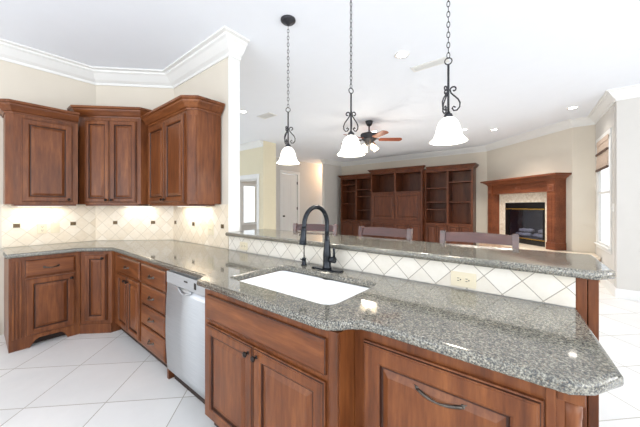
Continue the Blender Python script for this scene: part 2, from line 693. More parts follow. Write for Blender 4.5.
# ------------------------------------------------------------------ backsplashes
def splash(nm, p0, rz, x1, z0, z1, mat, parent):
    o = MB().box(0, x1, -0.012, 0, z0, z1).build(nm, mat, parent)
    return at(o, (p0[0], p0[1], 0), rz)


def tilemat(name, d, u0, v0, tones, grout=(200, 188, 166)):
    return m_tile(name, d, u0, v0, 2, tones, grout, 0.017, 0.3, 26.0)


bs = thing('tile_backsplash', 'cream stone diamond-laid tile backsplash with small bronze accents under the wall cabinets', 'backsplash', (0, 0, 0))
y_start = 0.19
LC = (Vector(C2) - Vector(C1)).length
splash('tile_section', (XL, y_start), PI / 2, 0.98 - y_start - 0.006, 0.917, 1.372, tilemat('tile_left', 0.155, 0.105, 1.142, TON), bs)
splash('tile_section', C1, PI / 4, LC, 0.917, 1.372, tilemat('tile_corner', 0.155, 0.238, 1.142, TON), bs)
splash('tile_section', C2, 0, XP - C2[0], 0.917, 1.372, tilemat('tile_back', 0.155, 0.072, 1.142, TON), bs)
for p0, rz, us in (((XL, y_start), PI / 2, (0.105, 0.569)), (C1, PI / 4, (0.238, 0.693)), (C2, 0, (0.072, 0.54, 1.152))):
    for u in us:
        o = MB().box(u - 0.026, u + 0.026, -0.017, -0.011, 1.142 - 0.021, 1.142 + 0.021, bev=0.002).build('accent_tile', M['accent'], bs)
        at(o, (p0[0], p0[1], 0), rz)
bb = MB().box(0, 0.10 - XP - 0.013, -0.012, 0, 0.917, 1.049).build('tile_backsplash', tilemat('tile_bar', 0.158, 2.515 - 1.113 - 0.0, 0.922, ((222, 214, 200), (229, 223, 211), (235, 230, 220)), (164, 156, 142)))
at(bb, (XP + 0.013, YB, 0))
tag(bb, 'low strip of pale diamond tiles behind the sink, under the raised bar top', 'backsplash')


# ------------------------------------------------------------------ worktops
SINK = round_poly([(-1.535, 0.998), (-0.748, 0.998), (-0.748, 1.460), (-1.535, 1.460)], [0.06, 0.06, 0.06, 0.06])
yb = YB - 0.013
outer = [(-3.80, 0.18), (-3.80, 0.70), (-3.565, 0.925), (-1.700, 0.925), (-1.630, 0.842)]
outer += [(-0.70, 0.842), (-0.655, 0.850), (-0.62, 0.875), (-0.59, 0.915), (-0.555, 0.940), (-0.51, 0.948)]
outer += [(0.05, 0.948), (0.10, 0.985), (0.160, 1.080), (0.108, YB - 0.013), (XP, yb), (C2[0] + 0.005, yb), (XL + 0.013, 0.975), (XL + 0.013, 0.18)]
ct = slab('granite_countertop', outer, [SINK], 0.875, 0.915, 0.014, M['granite'])
tag(ct, 'long grey speckled granite kitchen countertop with the sink cut-out, on the base cabinets', 'countertop')
bar = slab('raised_countertop', [(XP + 0.013, 1.60), (0.165, 1.60), (0.225, 1.67), (0.20, 2.14), (XP - 0.02, 2.14), (XP - 0.02, 1.772), (XP + 0.013, 1.772)], [], 1.052, 1.090, 0.013, M['granite'])
tag(bar, 'raised narrow granite counter running behind the faucet, on the tiled half wall', 'countertop')
# timber end of the half wall
ep = thing('end_post', 'reddish-brown wooden end post under the right end of the raised bar top', 'post', (0.101, YB, 0))
MB().box(0, 0.036, -0.006, 0.125, 0, 1.05, bev=0.003).build('post_board', M['wood'], ep)
MB().box(0.038, 0.072, -0.006, 0.125, 0, 1.05, bev=0.003).build('post_board', M['wood'], ep)


# ------------------------------------------------------------------ cabinets
def door_front(x0, x1, z0, z1, yf, par, name='door', arch=False, stile=0.058):
    lev = [(0, yf), (0, yf - 0.013), (0.005, yf - 0.014), (0.008, yf - 0.019), (0.012, yf - 0.019), (0.015, yf - 0.022), (stile - 0.008, yf - 0.022), (stile, yf - 0.017), (stile + 0.004, yf - 0.008), (stile + 0.011, yf - 0.008), (stile + 0.034, yf - 0.018)]
    return MB().rings(x0, x1, z0, z1, lev, (2, 7, 8)).build(name, [M['wood'], M['glaze']], par)


def drawer_front(x0, x1, z0, z1, yf, par, name='drawer'):
    lev = [(0, yf), (0, yf - 0.010), (0.004, yf - 0.013), (0.016, yf - 0.020)]
    return MB().rings(x0, x1, z0, z1, lev, (1,)).build(name, [M['woodh'], M['glaze']], par)


def knob(x, z, yf, par, mat='bronze'):
    mb = MB().lathe([(0.009, 0), (0.009, 0.003), (0.005, 0.006), (0.005, 0.014), (0.013, 0.020), (0.015, 0.025), (0.011, 0.030), (0.003, 0.032)],
                    (x, yf - 0.0195, z), 12, mat=Matrix.Rotation(PI / 2, 3, 'X'))
    return mb.build('knob', M[mat], par)


def pull(x, z, yf, par, w=0.10, mat='pewter'):
    mb = MB()
    y = yf - 0.0195
    pts = []
    for k in range(13):
        t = k / 12
        pts.append((x - w / 2 + w * t, y - 0.006 - 0.022 * math.sin(PI * t), z - 0.006 * math.sin(PI * t)))
    mb.tube(pts, [0.0035 + 0.0025 * abs(math.cos(PI * k / 12)) for k in range(13)], 8)
    for s in (-1, 1):
        mb.lathe([(0.010, 0), (0.011, 0.004), (0.006, 0.010)], (x + s * w / 2, y, z), 10, mat=Matrix.Rotation(PI / 2, 3, 'X'))
        mb.tube([(x + s * (w / 2 - 0.004), y - 0.006, z + 0.004), (x + s * (w / 2 + 0.012), y - 0.004, z + 0.010)], [0.004, 0.002], 6)
    return mb.build('pull', M[mat], par)


TOP = 0.873
# --- left base cabinet (faces +x), local x runs along +y
cb = thing('base_cabinet', 'wooden base cabinet with one drawer, one door and arched feet, leftmost on the floor', 'cabinet', (-3.845, 0.205, 0), PI / 2)
W = 0.508
mb = MB()
mb.box(0, W, 0.0, 0.59, 0.105, TOP)
mb.extrude_xz([(0, 0), (0.135, 0), (0.15, 0.02), (0.17, 0.055), (0.20, 0.075), (0.36, 0.075), (0.385, 0.055), (0.40, 0.02), (0.41, 0), (W, 0), (W, 0.105), (0, 0.105)], 0.0, 0.02)
mb.box(0, 0.02, 0.02, 0.59, 0, 0.105)
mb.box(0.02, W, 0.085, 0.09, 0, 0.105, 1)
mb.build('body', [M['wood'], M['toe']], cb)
pull(0.285, 0.757, 0, drawer_front(0.105, 0.468, 0.677, 0.838, 0, cb), 0.10)
knob(0.435, 0.615, 0, door_front(0.105, 0.468, 0.115, 0.662, 0, cb))
mb = MB()
for xs in (0.02, 0.045, 0.07):
    mb.box(xs, xs + 0.014, -0.008, 0.0, 0.11, 0.84, bev=0.003)
mb.build('fluted_stile', M['wood'], cb)

# --- corner base cabinet
cb = thing('base_cabinet', 'tall-doored wooden base cabinet set diagonally in the kitchen corner under the counter', 'cabinet', (-3.843, 0.715, 0), PI / 4)
W = 0.312
inv = Matrix.Rotation(-PI / 4, 2)


def loc45(p):
    q = inv @ (Vector(p) - Vector((-3.843, 0.715)))
    return (q.x, q.y)


mb = MB().prism([loc45(p) for p in [(-3.843, 0.717), (-3.625, 0.937), (-3.625, 1.63), (-3.77, 1.63), (-4.43, 0.965), (-4.43, 0.717)]], 0, TOP)
mb.box(0, W, -0.010, 0.0, 0, 0.10, bev=0.003)
mb.build('body', M['wood'], cb)
knob(0.235, 0.80, 0, door_front(0.048, 0.265, 0.135, 0.842, 0, cb, stile=0.05))

# --- cabinets of the back run (face -y)
YFACE = 0.962
D = YB - 0.022 - YFACE
cb = thing('base_cabinet', 'wooden base cabinet with one drawer above two narrow doors, right of the corner cabinet', 'cabinet', (-3.62, YFACE, 0))
W = 0.775
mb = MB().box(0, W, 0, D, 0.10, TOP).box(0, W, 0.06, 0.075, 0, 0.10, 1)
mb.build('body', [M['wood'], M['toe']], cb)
pull(0.44, 0.757, 0, drawer_front(0.13, 0.755, 0.677, 0.842, 0, cb), 0.09)
knob(0.405, 0.62, 0, door_front(0.13, 0.440, 0.125, 0.660, 0, cb, stile=0.05))
knob(0.480, 0.62, 0, door_front(0.444, 0.755, 0.125, 0.660, 0, cb, stile=0.05))

cb = thing('base_cabinet', 'wooden stack of four drawers immediately left of the dishwasher', 'cabinet', (-2.84, YFACE, 0))
W = 0.545
mb = MB().box(0, W, 0, D, 0.10, TOP).box(0, W - 0.03, 0.06, 0.075, 0, 0.10, 1)
mb.box(W - 0.03, W, 0.0, 0.06, 0, 0.10)
mb.build('body', [M['wood'], M['toe']], cb)
for za, zb in ((0.677, 0.842), (0.495, 0.665), (0.315, 0.483), (0.120, 0.303)):
    pull(0.262, (za + zb) / 2, 0, drawer_front(0.015, 0.515, za, zb, 0, cb), 0.085)

# --- dishwasher
dw = thing('dishwasher', 'stainless steel dishwasher built in between the drawer stack and the sink cabinet', 'dishwasher', (-2.285, 0.945, 0))
W = 0.60
MB().box(0.004, W - 0.004, 0.02, 0.66, 0.09, 0.865).build('tub', M['steel'], dw)
mb = MB()
n = 14
for k in range(n):                              # slightly bowed door skin
    z0, z1 = 0.10 + (0.765 - 0.10) * k / n, 0.10 + (0.765 - 0.10) * (k + 1) / n
    f0, f1 = -0.014 * math.sin(PI * k / n), -0.014 * math.sin(PI * (k + 1) / n)
    mb.add([(0.004, f0, z0), (W - 0.004, f0, z0), (W - 0.004, f1, z1), (0.004, f1, z1)], [(0, 1, 2, 3)], 0, True)
    for x in (0.004, W - 0.004):
        mb.add([(x, f0, z0), (x, f1, z1), (x, 0.02, z1), (x, 0.02, z0)], [(0, 1, 2, 3)])
mb.add([(0.004, 0, 0.10), (W - 0.004, 0, 0.10), (W - 0.004, 0.02, 0.10), (0.004, 0.02, 0.10)], [(0, 1, 2, 3)])
mb.add([(0.004, 0, 0.765), (W - 0.004, 0, 0.765), (W - 0.004, 0.02, 0.765), (0.004, 0.02, 0.765)], [(0, 1, 2, 3)])
mb.build('door', M['steel'], dw)
cp = MB().box(0.004, W - 0.004, -0.006, 0.02, 0.768, 0.858, bev=0.004).build('control_panel', M['steel'], dw)
MB().box(0.435, 0.46, -0.009, -0.006, 0.793, 0.835).build('display', M['slot'], cp)
MB().box(0.29, 0.34, -0.008, -0.006, 0.818, 0.828).build('button', M['slot'], cp)
mb = MB()
pts = [(0.20 + 0.2 * k / 12, -0.006 - 0.012 * math.sin(PI * k / 12), 0.762 - 0.028 * math.sin(PI * k / 12)) for k in range(13)]
mb.tube(pts, 0.007, 8)
mb.build('handle', M['steel'], dw)
MB().box(0.01, W - 0.01, 0.05, 0.06, 0.0, 0.088).build('kick_plate', M['toe'], dw)

# --- sink base cabinet, one step further forward
YS = 0.880
cb = thing('sink_cabinet', 'wooden double-door sink base cabinet with a false drawer panel, under the white sink', 'cabinet', (-1.675, YS, 0))
W = 1.062
DS = YB - 0.022 - YS
mb = MB()
mb.box(0.072, 0.092, 0, DS, 0.10, TOP)
mb.box(W - 0.02, W, 0, DS, 0.10, TOP)
mb.box(0.092, W - 0.02, 0, 0.022, 0.10, TOP)
mb.box(0.092, W - 0.02, 0.022, DS, 0.10, 0.12)
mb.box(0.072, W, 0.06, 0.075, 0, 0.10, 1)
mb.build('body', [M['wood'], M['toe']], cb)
fx0, fx1 = 0.110, 1.000
drawer_front(fx0, fx1, 0.690, 0.835, 0, cb, 'false_front')
mid = 0.555
knob(mid - 0.032, 0.628, 0, door_front(fx0, mid - 0.002, 0.125, 0.665, 0, cb))
knob(mid + 0.032, 0.628, 0, door_front(mid + 0.002, fx1, 0.125, 0.665, 0, cb))
mb = MB()
for za in (0.0,):
    mb.box(W - 0.046, W - 0.004, -0.008, 0.0, 0.10, TOP, bev=0.003)
mb.build('corner_stile', M['wood'], cb)

# --- panel-front cabinet at the peninsula end
YP = 0.985
cb = thing('pullout_cabinet', 'wooden cabinet with one large raised panel and pewter handle, at the peninsula end', 'cabinet', (-0.611, YP, 0))
W = 0.70
DP = YB - 0.022 - YP
mb = MB().box(0, W - 0.05, 0, DP, 0.10, TOP)
mb.box(W - 0.05, W - 0.02, 0.06, DP, 0, TOP)
mb.box(0, W - 0.05, 0.06, DP, 0, 0.10, 1)
mb.build('body', [M['wood'], M['toe']], cb)
dd = door_front(0.045, 0.606, 0.13, 0.828, 0, cb, 'pullout_front', stile=0.075)
pull(0.334, 0.722, 0.012, dd, 0.145)
mb = MB()
mb.lathe([(0.030, 0.0), (0.030, 0.10), (0.027, 0.11), (0.0245, 0.13), (0.0245, 0.79), (0.026, 0.80), (0.026, 0.845)], (0.661, 0.026, 0), 20)
mb.box(0.634, 0.690, -0.004, 0.058, 0.842, TOP, bev=0.003)
mb.build('corner_column', M['wood'], cb)
MB().box(0.609, 0.632, -0.006, 0.0, 0.10, TOP, bev=0.003).build('corner_stile', M['wood'], cb)

# --- wall cabinets
UB = 1.375
CAP = [(0.0, 0.0), (0.008, 0.0), (0.012, 0.014), (0.026, 0.020), (0.060, 0.068), (0.064, 0.082), (0.080, 0.090), (0.080, 0.112), (0.0, 0.112)]


def cap(path, z, par):
    MB().sweep(path, [(o, z + h) for o, h in CAP]).build('crown_moulding', M['woodh'], par)


cb = thing('wall_cabinet', 'single-door wooden wall cabinet on the left wall, left of the corner cabinet', 'cabinet', (-4.12, 0.20, 0), PI / 2)
W = 0.545
mb = MB().prism([(0, 0.055), (0.05, 0.0), (W, 0.0), (W, 0.315), (0, 0.315)], UB, 2.29)
mb.build('body', M['wood'], cb)
knob(0.462, 1.425, 0, door_front(0.105, 0.50, 1.395, 2.245, 0, cb))
cap([(0, 0.315), (0, 0.055), (0.05, 0), (W, 0)], 2.28, cb)
MB().box(0.055, W - 0.01, 0.02, 0.30, UB - 0.018, UB).build('light_rail', M['woodh'], cb)

P1, P2 = Vector((-4.222, 0.775)), Vector((-3.745, 1.252))
cb = thing('wall_cabinet', 'tallest two-door wooden wall cabinet set diagonally across the kitchen corner', 'cabinet', (P1.x, P1.y, 0), PI / 4)
W = (P2 - P1).length
inv = Matrix.Rotation(-PI / 4, 2)
mb = MB().prism([tuple(inv @ (Vector(p) - P1)) for p in [(P1.x, P1.y), (P2.x, P2.y), (P2.x, 1.635), (-3.775, 1.635), (-4.435, 0.975), (-4.435, P1.y)]], UB, 2.40)
mb.build('body', M['wood'], cb)
mid = W / 2
knob(mid - 0.03, 1.425, 0, door_front(0.06, mid - 0.002, 1.395, 2.355, 0, cb, stile=0.05))
knob(mid + 0.03, 1.425, 0, door_front(mid + 0.002, W - 0.045, 1.395, 2.355, 0, cb, stile=0.05))
cap([tuple(inv @ (Vector((-4.39, P1.y)) - P1)), (0.0, 0.0), (W, 0.0), tuple(inv @ (Vector((P2.x, 1.60)) - P1))], 2.39, cb)
MB().box(0.05, W - 0.05, 0.03, 0.27, UB - 0.018, UB).build('light_rail', M['woodh'], cb)

cb = thing('wall_cabinet', 'two-door wooden wall cabinet with a chamfered corner post, beside the white pillar', 'cabinet', (-3.735, 1.32, 0))
W = 1.075
mb = MB().prism([(0, 0), (W - 0.075, 0), (W, 0.065), (W, 0.315), (0, 0.315)], UB, 2.31)
mb.build('body', M['wood'], cb)
knob(0.475, 1.425, 0, door_front(0.065, 0.508, 1.395, 2.270, 0, cb))
knob(0.545, 1.425, 0, door_front(0.512, 0.955, 1.395, 2.270, 0, cb))
cap([(0.02, 0), (W - 0.075, 0), (W, 0.065), (W, 0.315)], 2.30, cb)
o = MB().box(0.012, 0.087, -0.008, 0.0, UB + 0.03, 2.25, bev=0.003).build('chamfer_strip', M['wood'], cb)
at(o, (W - 0.075, 0, 0), math.atan2(0.065, 0.075))
MB().box(0.01, W - 0.09, 0.02, 0.30, UB - 0.018, UB).build('light_rail', M['woodh'], cb)

# under-cabinet lights (slim lamps that wash the tiles)
for nm, lab, loc, rz, L, e in (
        ('undercabinet_light', 'slim lit strip lamp under the left wall cabinet', (-4.36, 0.47, UB - 0.030), PI / 2, 0.36, 2.6),
        ('undercabinet_light', 'slim lit strip lamp under the corner wall cabinet', (-4.02, 1.32, UB - 0.030), PI / 4, 0.34, 1.6),
        ('undercabinet_light', 'slim lit strip lamp under the wall cabinet beside the pillar', (-3.15, 1.56, UB - 0.030), 0, 0.60, 4.0)):
    lamp = thing(nm, lab, 'lamp', loc, rz)
    MB().box(-L / 2, L / 2, -0.025, 0.025, 0.002, 0.012).build('lamp_body', M['platew'], lamp)
    MB().box(-L / 2 + 0.01, L / 2 - 0.01, -0.018, 0.018, -0.001, 0.002).build('diffuser', M['strip'], lamp)
    a = area('undercabinet_glow', (0, 0, -0.004), (0, 0, 0), L - 0.02, 0.04, e * 0.34, (1.0, 0.88, 0.70))
    a.parent = lamp

# ------------------------------------------------------------------ sink
sk = thing('kitchen_sink', 'white double-bowl undermount sink set in the granite countertop', 'sink', (-1.15, 1.232, 0.71))


def basin(x0, x1, y0, y1, nm):
    mb = MB()
    lv = []
    for z, ins in ((0.163, -0.006), (0.163, 0.004), (0.06, 0.012), (0.02, 0.025), (0.0, 0.06)):
        p = round_poly([(x0 + ins, y0 + ins), (x1 - ins, y0 + ins), (x1 - ins, y1 - ins), (x0 + ins, y1 - ins)], 0.05, 5)
        lv.append([(x, y, z) for x, y in p])
    k = len(lv[0])
    vs = [p for l in lv for p in l]
    fs = [(i * k + j, i * k + (j + 1) % k, (i + 1) * k + (j + 1) % k, (i + 1) * k + j) for i in range(len(lv) - 1) for j in range(k)]
    mb.add(vs, fs, 0, True)
    mb.add(lv[-1], [tuple(range(k))])
    b = mb.build(nm, M['sink'], sk)
    MB().lathe([(0.042, 0.001), (0.042, 0.004), (0.02, 0.002), (0.004, 0.002)], ((x0 + x1) / 2, (y0 + y1) / 2, 0), 18).build('drain', M['chrome'], b)


basin(-0.387, 0.010, -0.237, 0.230, 'basin')
basin(0.035, 0.404, -0.237, 0.230, 'basin')
MB().box(-0.002, 0.047, -0.232, 0.225, 0.100, 0.1655, bev=0.012).build('divider', M['sink'], sk)

# ------------------------------------------------------------------ faucet
fx, fy = -1.180, 1.540
fc = thing('faucet', 'black gooseneck pull-down kitchen faucet on a deck plate behind the sink', 'faucet', (fx, fy, 0.9155))
mb = MB()
pl = round_poly([(-0.13, -0.030), (0.13, -0.030), (0.13, 0.030), (-0.13, 0.030)], 0.029, 6)
mb.prism(pl, 0, 0.007)
pl2 = [(x * 0.96, y * 0.88) for x, y in pl]
mb.prism(pl2, 0.007, 0.010)
mb.build('deck_plate', M['black'], fc)
MB().lathe([(0.032, 0.010), (0.032, 0.018), (0.028, 0.03), (0.028, 0.09), (0.029, 0.10), (0.026, 0.13), (0.0195, 0.19), (0.0155, 0.24)], (0, 0, 0), 20).build('body', M['black'], fc)
R = 0.118
pts = [(0, 0, 0.22), (0, 0, 0.27), (0, 0, 0.317)]
for k in range(1, 18):
    a = PI * k / 18
    pts.append((0, -R + R * math.cos(a), 0.317 + R * math.sin(a)))
pts += [(0, -2 * R, 0.317), (0, -2 * R - 0.003, 0.295)]
MB().tube(pts, 0.0148, 14).build('spout', M['black'], fc)
MB().tube([(0, -2 * R - 0.003, 0.300), (0, -2 * R - 0.005, 0.285), (0, -2 * R - 0.008, 0.25), (0, -2 * R - 0.013, 0.205), (0, -2 * R - 0.014, 0.198)], [0.0155, 0.0175, 0.019, 0.024, 0.020], 14).build('spray_head', M['black'], fc)
mb = MB()
mb.tube([(0.018, 0, 0.072), (0.066, 0, 0.074)], [0.020, 0.022], 12)
mb.tube([(0.058, 0, 0.085), (0.060, 0, 0.12), (0.062, -0.004, 0.155)], [0.011, 0.008, 0.0095], 10)
mb.build('handle', M['black'], fc)

sd = thing('water_tap', 'slim black drinking-water tap left of the gooseneck faucet', 'tap', (-1.405, 1.552, 0.9155))
MB().lathe([(0.022, 0), (0.022, 0.006), (0.016, 0.010), (0.015, 0.045), (0.017, 0.048), (0.010, 0.056)], (0, 0, 0), 16).build('base', M['black'], sd)
pts = [(0, 0, 0.05), (0, 0, 0.13), (0, 0, 0.205)] + [(0, -0.03 + 0.03 * math.cos(PI * k / 8), 0.205 + 0.03 * math.sin(PI * k / 8)) for k in range(1, 7)]
MB().tube(pts, 0.0042, 8).build('spout', M['black'], sd)
MB().tube([(-0.012, 0, 0.036), (-0.034, -0.004, 0.042)], [0.005, 0.004], 8).build('lever', M['black'], sd)


# ------------------------------------------------------------------ outlets and switches
def plate(label, p0, rz, u, z, wd, ht, kind, mat='plate', name='wall_outlet', cat='outlet', yoff=-0.012):
    t = thing(name, label, cat, (p0[0], p0[1], 0), rz)
    mb = MB().box(u - wd / 2, u + wd / 2, yoff - 0.006, yoff, z - ht / 2, z + ht / 2, bev=0.002)
    mb.build('cover_plate', M[mat], t)
    if kind == 'v':
        rec = [(u, z - 0.02), (u, z + 0.02)]
    elif kind == 'h':
        rec = [(u - 0.02, z), (u + 0.02, z)]
    else:
        rec = []
    for (ru, rz_) in rec:
        mb = MB().box(ru - 0.015, ru + 0.015, yoff - 0.008, yoff - 0.006, rz_ - 0.015, rz_ + 0.015)
        r = mb.build('receptacle', M[mat], t)
        mb = MB()
        if kind == 'v':
            mb.box(ru - 0.008, ru - 0.005, yoff - 0.0085, yoff - 0.008, rz_ - 0.002, rz_ + 0.008)
            mb.box(ru + 0.005, ru + 0.008, yoff - 0.0085, yoff - 0.008, rz_ - 0.002, rz_ + 0.008)
            mb.box(ru - 0.003, ru + 0.003, yoff - 0.0085, yoff - 0.008, rz_ - 0.011, rz_ - 0.005)
        else:
            mb.box(ru - 0.008, ru + 0.002, yoff - 0.0085, yoff - 0.008, rz_ - 0.008, rz_ - 0.005)
            mb.box(ru - 0.008, ru + 0.002, yoff - 0.0085, yoff - 0.008, rz_ + 0.005, rz_ + 0.008)
            mb.box(ru + 0.005, ru + 0.011, yoff - 0.0085, yoff - 0.008, rz_ - 0.003, rz_ + 0.003)
        mb.build('slots', M['slot'], r)
    if kind.startswith('s'):
        for k in range(int(kind[1])):
            su = u + (k - (int(kind[1]) - 1) / 2) * 0.046
            MB().box(su - 0.005, su + 0.005, yoff - 0.016, yoff - 0.006, z - 0.004, z + 0.012, bev=0.001).build('toggle', M[mat], t)
    return t


plate('ivory outlet on the tiles under the left wall cabinet', (XL, 0), PI / 2, 0.492, 1.099, 0.075, 0.115, 'v')
plate('ivory single switch right of the outlet under the left wall cabinet', (XL, 0), PI / 2, 0.60, 1.099, 0.075, 0.115, 's1', name='light_switch', cat='switch')
plate('ivory double switch on the tiles under the wall cabinet beside the pillar', (0, YB), 0, -2.855, 1.096, 0.12, 0.12, 's2', name='light_switch', cat='switch')
plate('ivory outlet laid sideways on the bar tiles, right of the faucet', (0, YB), 0, -0.342, 0.966, 0.122, 0.078, 'h')
plate('ivory outlet laid sideways on the bar tiles, left of the faucet near the pillar', (0, YB), 0, -2.262, 0.970, 0.118, 0.075, 'h')
plate('white switch plate on the wall right of the shaded window', FC, FW, 1.31, 1.33, 0.075, 0.12, 's1', 'platew', 'light_switch', 'switch', 0.0)


# ------------------------------------------------------------------ pendants
def scroll(mb, ang, c, s=1.0):
    """an S-shaped iron scroll in the vertical plane at angle ang"""
    pts = []
    def add(u, z):
        pts.append((c[0] + math.cos(ang) * u * s, c[1] + math.sin(ang) * u * s, c[2] + z * s))
    for k in range(10):                          # upper curl, turning outwards
        a = -2.2 + (PI + 2.2) * k / 9
        r = 0.006 + 0.010 * k / 9
        add(0.024 + r * math.cos(a), 0.058 + r * math.sin(a))
    for u, z in ((0.012, 0.042), (0.026, 0.026), (0.043, 0.008), (0.052, -0.012), (0.050, -0.032), (0.038, -0.046), (0.024, -0.046), (0.017, -0.034), (0.024, -0.025), (0.032, -0.032)):
        add(u, z)
    mb.tube(pts, 0.0046, 6)


def pendant(x, y, rz, label, zb=1.745):
    t = thing('pendant_light', label, 'pendant light', (x, y, zb), rz, None)
    H_ = CEIL - zb
    MB().lathe([(0.012, -0.045), (0.02, -0.035), (0.055, -0.025), (0.068, -0.012), (0.068, 0)], (0, 0, H_), 22).build('canopy', M['iron'], t)
    prof = [(0.105, 0.0), (0.099, 0.006), (0.084, 0.024), (0.074, 0.045), (0.068, 0.070), (0.061, 0.098), (0.050, 0.122), (0.032, 0.140), (0.018, 0.146)]
    inner = [(r - 0.004, z + 0.001) for r, z in reversed(prof)]
    MB().lathe(prof + inner, (0, 0, 0), 28, caps=False).build('glass_shade', M['shade'], t)
    MB().lathe([(0.022, 0.140), (0.026, 0.150), (0.022, 0.165), (0.012, 0.172), (0.010, 0.180)], (0, 0, 0), 16).build('shade_holder', M['iron'], t)
    MB().tube([(0, 0, 0.172), (0, 0, 0.465)], 0.0065, 8).build('stem', M['iron'], t)
    for k in range(3):
        mb = MB()
        scroll(mb, 2 * PI * k / 3, (0, 0, 0.240), 1.22)
        mb.build('scroll', M['iron'], t)
    ring = [(0.020 * math.cos(2 * PI * k / 16), 0, 0.485 + 0.020 * math.sin(2 * PI * k / 16)) for k in range(16)]
    MB().tube(ring, 0.0035, 6, closed=True).build('ring', M['iron'], t)
    z = 0.503
    n = 0
    mb = MB()
    while z < H_ - 0.05:                          # chain links, alternately turned
        a = (PI / 2) * (n % 2)
        lk = []
        for k in range(12):
            u, v = 0.0085 * math.cos(2 * PI * k / 12), 0.0185 * math.sin(2 * PI * k / 12)
            lk.append((u * math.cos(a), u * math.sin(a), z + 0.017 + v))
        mb.tube(lk, 0.0024, 5, closed=True)
        z += 0.031
        n += 1
    mb.build('chain', M['iron'], t)
    l = bpy.data.lights.new('pendant_bulb', 'POINT')
    l.energy, l.color, l.shadow_soft_size = 5, (1.0, 0.93, 0.82), 0.03
    lo = bpy.data.objects.new('pendant_bulb', l)
    COL.objects.link(lo)
    lo.parent = t
    lo.location = (0, 0, 0.03)
    MB().lathe([(0.012, 0.115), (0.016, 0.10), (0.028, 0.075), (0.028, 0.06), (0.015, 0.042), (0.003, 0.038)], (0, 0, 0), 14).build('bulb', M['bulb'], t)
    return t


pendant(-1.825, 1.80, 0.79, 'iron pendant with lit bell glass shade, farthest of the three, left of the faucet')
pendant(-1.150, 1.80, 1.16, 'middle one of the three iron pendants with lit bell shades over the bar')
pendant(-0.458, 1.80, 0.25, 'iron pendant with lit bell shade nearest the camera, hung right of the ceiling fan')


# ------------------------------------------------------------------ ceiling fixtures
def can(px, py, label, e):
    t = thing('recessed_light', label, 'ceiling light', (px, py, CEIL))
    MB().lathe([(0.082, -0.001), (0.082, -0.007), (0.060, -0.009), (0.054, -0.002)], (0, 0, 0), 26, caps=False).build('trim_ring', M['trim'], t)
    MB().lathe([(0.056, -0.004), (0.01, -0.006)], (0, 0, 0), 22).build('lamp', M['bulb'], t)
    l = bpy.data.lights.new('recessed_spot', 'SPOT')
    l.energy, l.color, l.spot_size, l.spot_blend, l.shadow_soft_size = e, (1.0, 0.93, 0.83), 2.2, 0.8, 0.06
    lo = bpy.data.objects.new('recessed_spot', l)
    COL.objects.link(lo)
    lo.parent = t
    lo.location = (0, 0, -0.02)


can(-1.254, 3.015, 'bright round recessed ceiling light between the middle and right pendants', 40)
can(-4.239, 3.048, 'round recessed ceiling light just right of the white pillar', 40)
can(-0.899, 7.275, 'round recessed ceiling light in front of the fireplace wall', 115)
can(0.36, 6.50, 'round recessed ceiling light near the crown moulding above the shaded window', 15)
can(-1.418, 6.856, 'round recessed ceiling light just right of the nearest pendant shade', 115)
can(-3.05, 5.75, 'round recessed ceiling light right behind the ceiling fan', 115)


def vent(x, y, rz, w_, d_, label):
    t = thing('ceiling_vent', label, 'vent', (x, y, CEIL), rz)
    mb = MB()
    mb.box(-w_ / 2, w_ / 2, -d_ / 2, -d_ / 2 + 0.025, -0.010, -0.001)
    mb.box(-w_ / 2, w_ / 2, d_ / 2 - 0.025, d_ / 2, -0.010, -0.001)
    mb.box(-w_ / 2, -w_ / 2 + 0.025, -d_ / 2 + 0.025, d_ / 2 - 0.025, -0.010, -0.001)
    mb.box(w_ / 2 - 0.025, w_ / 2, -d_ / 2 + 0.025, d_ / 2 - 0.025, -0.010, -0.001)
    mb.build('frame', M['trim'], t)
    mb = MB()
    mb.box(-w_ / 2 + 0.02, w_ / 2 - 0.02, -d_ / 2 + 0.02, d_ / 2 - 0.02, -0.003, -0.001, 1)
    n = int(d_ / 0.022)
    for k in range(1, n):
        y0 = -d_ / 2 + 0.02 + k * (d_ - 0.04) / n
        mb.box(-w_ / 2 + 0.025, w_ / 2 - 0.025, y0 - 0.004, y0 + 0.004, -0.009, -0.003)
    mb.build('louvers', [M['trim'], M['grille']], t)


vent(-1.085, 3.43, 0.0, 0.42, 0.14, 'long white ceiling vent left of the nearest pendant chain')
vent(-4.08, 3.47, 0.0, 0.36, 0.20, 'small white ceiling vent left of the farthest pendant')

